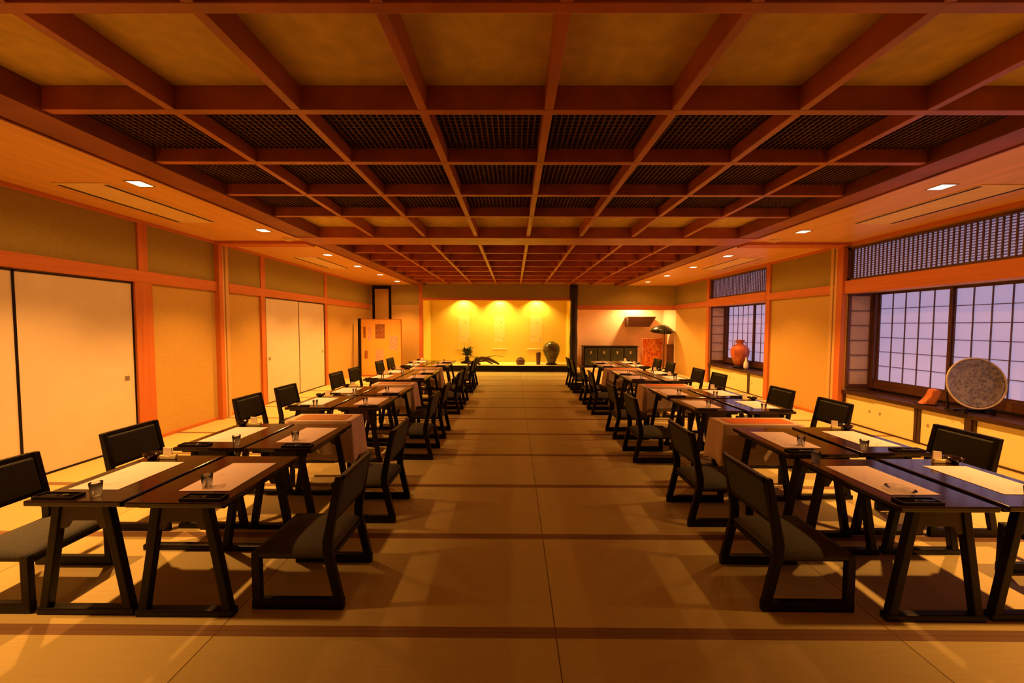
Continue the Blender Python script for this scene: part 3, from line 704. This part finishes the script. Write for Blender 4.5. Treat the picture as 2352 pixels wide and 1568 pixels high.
# ------------------------------------------------------------------ folding screen with pasted squares
fs = thing('standing_screen', 'gold standing screen with pasted picture squares in the far corner', 'screen', (-4.28, 11.95, 0), R(3))
MB().box(-0.63, 0.63, -0.02, 0.02, 0.04, 1.83).build('screen_panel', GOLD, fs)
m = MB(); m.box(-0.72, -0.63, -0.05, 0.03, 0, 1.86, bev=0.004); m.build('side_post', DARKW, fs)
m = MB(); m.box(0.63, 0.65, -0.03, 0.03, 0, 1.84, bev=0.003); m.box(-0.63, 0.63, -0.03, 0.03, 1.83, 1.845); m.box(-0.63, 0.63, -0.03, 0.03, 0.0, 0.04); m.build('frame', WOOD, fs)
for x, z, w, h, m_ in ((-0.52, 1.42, 0.08, 0.36, GOLDD), (-0.36, 1.36, 0.12, 0.44, GOLDP), (-0.03, 1.45, 0.30, 0.46, GOLDD), (0.40, 1.08, 0.26, 0.46, GOLDP), (-0.05, 0.66, 0.26, 0.40, GOLDP), (-0.48, 0.70, 0.10, 0.26, GOLDD), (-0.02, 1.72, 0.2, 0.03, GOLDP)):
    MB().box(x - w / 2, x + w / 2, -0.024, -0.02, z - h / 2, z + h / 2).build('picture_square', m_, fs)

# ------------------------------------------------------------------ display alcove contents
TF = 0.196
for i, (x, w) in enumerate(((-1.97, 0.55), (-0.56, 0.55), (0.88, 0.58))):
    s = thing('hanging_scroll', 'pale hanging scroll on the alcove wall, %s' % ('above the leafy plant', 'middle one of the three', 'beside the big round jar'), 'scroll', (x, YB + 1.5, 0), 0, 'alcove scrolls') if False else \
        thing('hanging_scroll', 'pale hanging scroll on the yellow alcove wall, ' + ('above the leafy plant', 'in the middle of three', 'above the small brown pot side')[i] if i < 2 else 'pale hanging scroll on the yellow alcove wall, beside the big round jar', 'scroll', (x, YB + 1.5, 0), 0, 'alcove scrolls')
    MB().box(-w / 2, w / 2, -0.006, -0.001, 0.72, 2.50).build('backing', TOKOW, s)
    MB().box(-w / 2 + 0.07, w / 2 - 0.07, -0.008, -0.006, 1.0, 2.05).build('painting', SCROLLP, s)
    MB().tube([(-w / 2 - 0.04, -0.018, 0.72), (w / 2 + 0.04, -0.018, 0.72)], 0.014, 12).build('roller', ENV, s)
    MB().tube([(-w / 2, -0.010, 2.50), (w / 2, -0.010, 2.50)], 0.007, 8).build('top_rod', ENV, s)
# plant
pt = thing('ikebana_plant', 'leafy green arrangement in a dark low vase in the display alcove', 'plant', (-1.79, YB + 1.05, TF))
MB().lathe([(0, 0), (0.20, 0), (0.26, 0.03), (0.22, 0.06), (0.10, 0.10), (0.075, 0.18), (0.09, 0.25), (0.07, 0.25), (0, 0.2)], 28).build('vase', DARKW, pt)
fl = MB(); rnd = random.Random(3)
for i in range(130):
    th = rnd.uniform(0, 6.283); rr = rnd.uniform(0, 0.17); z = 0.26 + rnd.uniform(0, 0.30)
    c = Vector((rr * math.cos(th), rr * math.sin(th), z)); d = Vector((math.cos(th), math.sin(th), rnd.uniform(0.1, 1.1))).normalized(); l = rnd.uniform(0.09, 0.17)
    u = d.cross(Vector((0, 0, 1))).normalized() * l * 0.36
    b = bmesh.new(); v = [b.verts.new(c), b.verts.new(c + d * l * 0.5 + u), b.verts.new(c + d * l), b.verts.new(c + d * l * 0.5 - u)]
    b.faces.new(v); bmesh.ops.solidify(b, geom=b.faces[:], thickness=0.003); fl._add(b)
fl.build('leaves', LEAF, pt)
stx = MB()
for a, hgt in ((0.2, 0.85), (1.2, 0.7), (2.6, 0.62), (3.6, 0.78), (5.1, 0.6)):
    stx.tube([(0, 0, 0.18), (0.05 * math.cos(a), 0.05 * math.sin(a), 0.45), (0.14 * math.cos(a), 0.14 * math.sin(a), hgt)], [0.008, 0.006, 0.003], 6)
stx.build('stem', TWIG, pt)
# driftwood arch
dw = thing('driftwood', 'dark arched driftwood lying beside the leafy plant in the display alcove', 'driftwood', (-1.07, YB + 0.42, TF))
dm = MB()
dm.tube([(-0.52, 0, 0.03), (-0.36, 0.02, 0.15), (-0.12, 0, 0.25), (0.12, 0.02, 0.24), (0.34, 0, 0.13), (0.54, 0.02, 0.03)], [0.035, 0.06, 0.068, 0.068, 0.055, 0.03], 10)
dm.tube([(-0.40, 0.06, 0.02), (-0.2, 0.05, 0.12), (0.05, 0.06, 0.16), (0.3, 0.05, 0.03)], [0.03, 0.03, 0.035, 0.025], 8)
dm.tube([(-0.62, -0.05, 0.02), (-0.45, -0.06, 0.10), (-0.3, -0.04, 0.08), (-0.15, -0.05, 0.03)], [0.03, 0.045, 0.04, 0.03], 8)
dm.build('trunk', TWIG, dw)
MB().tube([(-0.95, 0.05, 0.16), (-0.5, 0.03, 0.30), (-0.05, 0.02, 0.27), (0.4, 0.04, 0.34), (0.72, 0.02, 0.30)], [0.006, 0.012, 0.014, 0.01, 0.005], 6).build('twig', TWIG, dw)
bp_ = thing('brown_pot', 'small squat brown pot on the display alcove floor between driftwood and jar', 'pot', (0.26, YB + 0.7, TF))
MB().lathe([(0, 0), (0.13, 0), (0.17, 0.06), (0.16, 0.17), (0.12, 0.22), (0.10, 0.22), (0.10, 0.2), (0, 0.2)], 28).build('pot_body', BROWNP, bp_)
MB().lathe([(0, 0.22), (0.11, 0.215), (0.10, 0.25), (0.03, 0.27), (0.02, 0.29), (0, 0.295)], 24).build('lid', BROWNP, bp_)
sv = MB().lathe([(0, 0), (0.07, 0), (0.075, 0.02), (0.085, 0.30), (0.09, 0.42), (0.07, 0.47), (0.05, 0.47), (0.05, 0.3), (0, 0.3)], 24).build('slim_vase', BROWNP)
sv.location = (0.93, YB + 0.7, TF); tag(sv, 'slim dark cylindrical vase in the display alcove beside the big round jar', 'vase')
bj = thing('round_jar', 'large round mottled dark green jar at the pillar end of the display alcove', 'jar', (1.42, YB + 0.65, TF))
MB().lathe([(0, 0.05), (0.14, 0.05), (0.15, 0.09), (0.20, 0.22), (0.275, 0.38), (0.315, 0.52), (0.31, 0.64), (0.265, 0.75), (0.18, 0.82), (0.09, 0.845)], 40).build('jar_body', JARM, bj)
MB().lathe([(0.0, 0.842), (0.07, 0.845), (0.09, 0.85), (0.085, 0.858), (0, 0.862)], 32).build('lid', JARM, bj)
MB().lathe([(0, 0), (0.2, 0), (0.21, 0.02), (0.19, 0.05), (0, 0.05)], 32).build('base', DARKW, bj)

# side alcove contents
ch = thing('lacquer_chest', 'long dark lacquer chest with greenish panels in the side alcove', 'chest', (3.62, YB + 0.80, 0.09))
MB().box(-1.0, 1.0, -0.2, 0.25, 0.05, 0.78, bev=0.008).build('body', DARKW, ch)
for i in range(4):
    x = -0.96 + 0.49 * i
    d = MB().box(x, x + 0.45, -0.215, -0.20, 0.10, 0.74, bev=0.004).build('door', DARKGREEN, ch)
    MB().box(x + 0.2, x + 0.25, -0.222, -0.214, 0.52, 0.62).build('clasp', METAL, d)
MB().box(-1.03, 1.03, -0.23, 0.26, 0.78, 0.81, bev=0.005).build('lid_board', DARKW, ch)
m = MB()
for x in (-0.9, 0.9): m.box(x - 0.04, x + 0.04, -0.18, 0.22, 0, 0.05)
m.build('base', DARKW, ch)
sh = struct(MB().prism([(4.30, 1.62), (5.10, 1.62), (5.34, 2.0), (4.30, 2.0)], YB + 0.72, YB + 1.15, 'y', 0.006).build('wall_cupboard', FRAMEW))
del sh['kind']; tag(sh, 'brown wall-hung cupboard with a slanted end in the side alcove', 'cupboard')
# patterned kimono on a stand and the dark parasol above it
kz = 0.09
ks = thing('kimono_rack', 'orange and red patterned kimono hung on a rack in the side alcove', 'kimono display', (5.14, YB + 0.56, kz))
b = bmesh.new(); nx, nz = 18, 10
g = []
for i in range(nx + 1):
    row = []
    for j in range(nz + 1):
        u = i / nx * 2 - 1; v = j / nz; w = 0.28 + 0.08 * (1 - v) + (0.08 if v > 0.72 else 0)
        row.append(b.verts.new((u * w, -0.03 + 0.02 * math.sin(i * 1.1) * (1 - v), 0.06 + v * 1.02)))
    g.append(row)
for i in range(nx):
    for j in range(nz): b.faces.new((g[i][j], g[i + 1][j], g[i + 1][j + 1], g[i][j + 1]))
bmesh.ops.solidify(b, geom=b.faces[:], thickness=0.03)
m = MB(); m._add(b); m.build('kimono', KIMO, ks, True)
m = MB(); m.tube([(-0.39, 0, 1.08), (0.39, 0, 1.08)], 0.014, 8); m.tube([(-0.35, 0.03, 0), (-0.35, 0.03, 1.12)], 0.014, 8); m.tube([(0.35, 0.03, 0), (0.35, 0.03, 1.12)], 0.014, 8)
m.box(-0.38, -0.32, -0.12, 0.10, 0, 0.03); m.box(0.32, 0.38, -0.12, 0.10, 0, 0.03)
m.build('rack', RUNR, ks)
pa = thing('parasol', 'open dark paper parasol tilted above the kimono in the side alcove', 'parasol', (5.47, YB + 0.28, kz))
m = MB(); m.lathe([(0.41, -0.02), (0.40, 0.02), (0.33, 0.11), (0.22, 0.19), (0.10, 0.235), (0.0, 0.25), (0.0, 0.235), (0.10, 0.22), (0.22, 0.175), (0.33, 0.095), (0.41, -0.02)], 24)
c = m.build('canopy', DARKGREEN, pa); c.location = (-0.08, 0, 1.36); c.rotation_euler = (R(-8), R(8), 0)
MB().tube([(0, 0, 0.02), (0, 0, 1.62)], 0.012, 8).build('pole', DARKW, pa)
MB().lathe([(0, 0), (0.07, 0), (0.07, 0.03), (0.03, 0.05), (0, 0.05)], 20).build('base', DARKW, pa)
bs = thing('dark_pedestal', 'tall dark wooden pedestal in the side alcove against its end wall', 'pedestal', (5.66, YB + 0.22, kz))
MB().box(-0.08, 0.08, -0.1, 0.1, 0.04, 0.86, bev=0.006).build('shaft', FRAMEW, bs); MB().box(-0.09, 0.09, -0.11, 0.11, 0.86, 0.9, bev=0.004).build('cap', FRAMEW, bs); MB().box(-0.09, 0.09, -0.11, 0.11, 0, 0.04, bev=0.004).build('base', FRAMEW, bs)

# ------------------------------------------------------------------ world, camera, colour
w = bpy.data.worlds.new('world'); S.world = w; w.use_nodes = True
w.node_tree.nodes['Background'].inputs[0].default_value = (0.05, 0.03, 0.02, 1); w.node_tree.nodes['Background'].inputs[1].default_value = 0.2
cam = bpy.data.cameras.new('camera'); co = bpy.data.objects.new('camera', cam); COL.objects.link(co)
co.location = (0, 0, 1.66)
cam.sensor_width = 36; cam.lens = 851.2 / 2352 * 36; cam.clip_start = 0.05
pitch, yaw, roll = 0.0437, 0.0044, 0.0035
co.rotation_euler = (Matrix.Rotation(yaw, 3, 'Z') @ Matrix.Rotation(math.pi / 2 - pitch, 3, 'X') @ Matrix.Rotation(roll, 3, 'Z')).to_euler()
S.camera = co
S.view_settings.view_transform = 'Standard'; S.view_settings.look = 'None'; S.view_settings.gamma = 1.0
S.view_settings.use_curve_mapping = False; S.view_settings.exposure = 0.0
S.cycles.use_denoising = True; S.cycles.max_bounces = 7; S.cycles.diffuse_bounces = 4; S.cycles.adaptive_threshold = 0.04; S.cycles.caustics_reflective = False; S.cycles.caustics_refractive = False
S.cycles.sample_clamp_indirect = 6
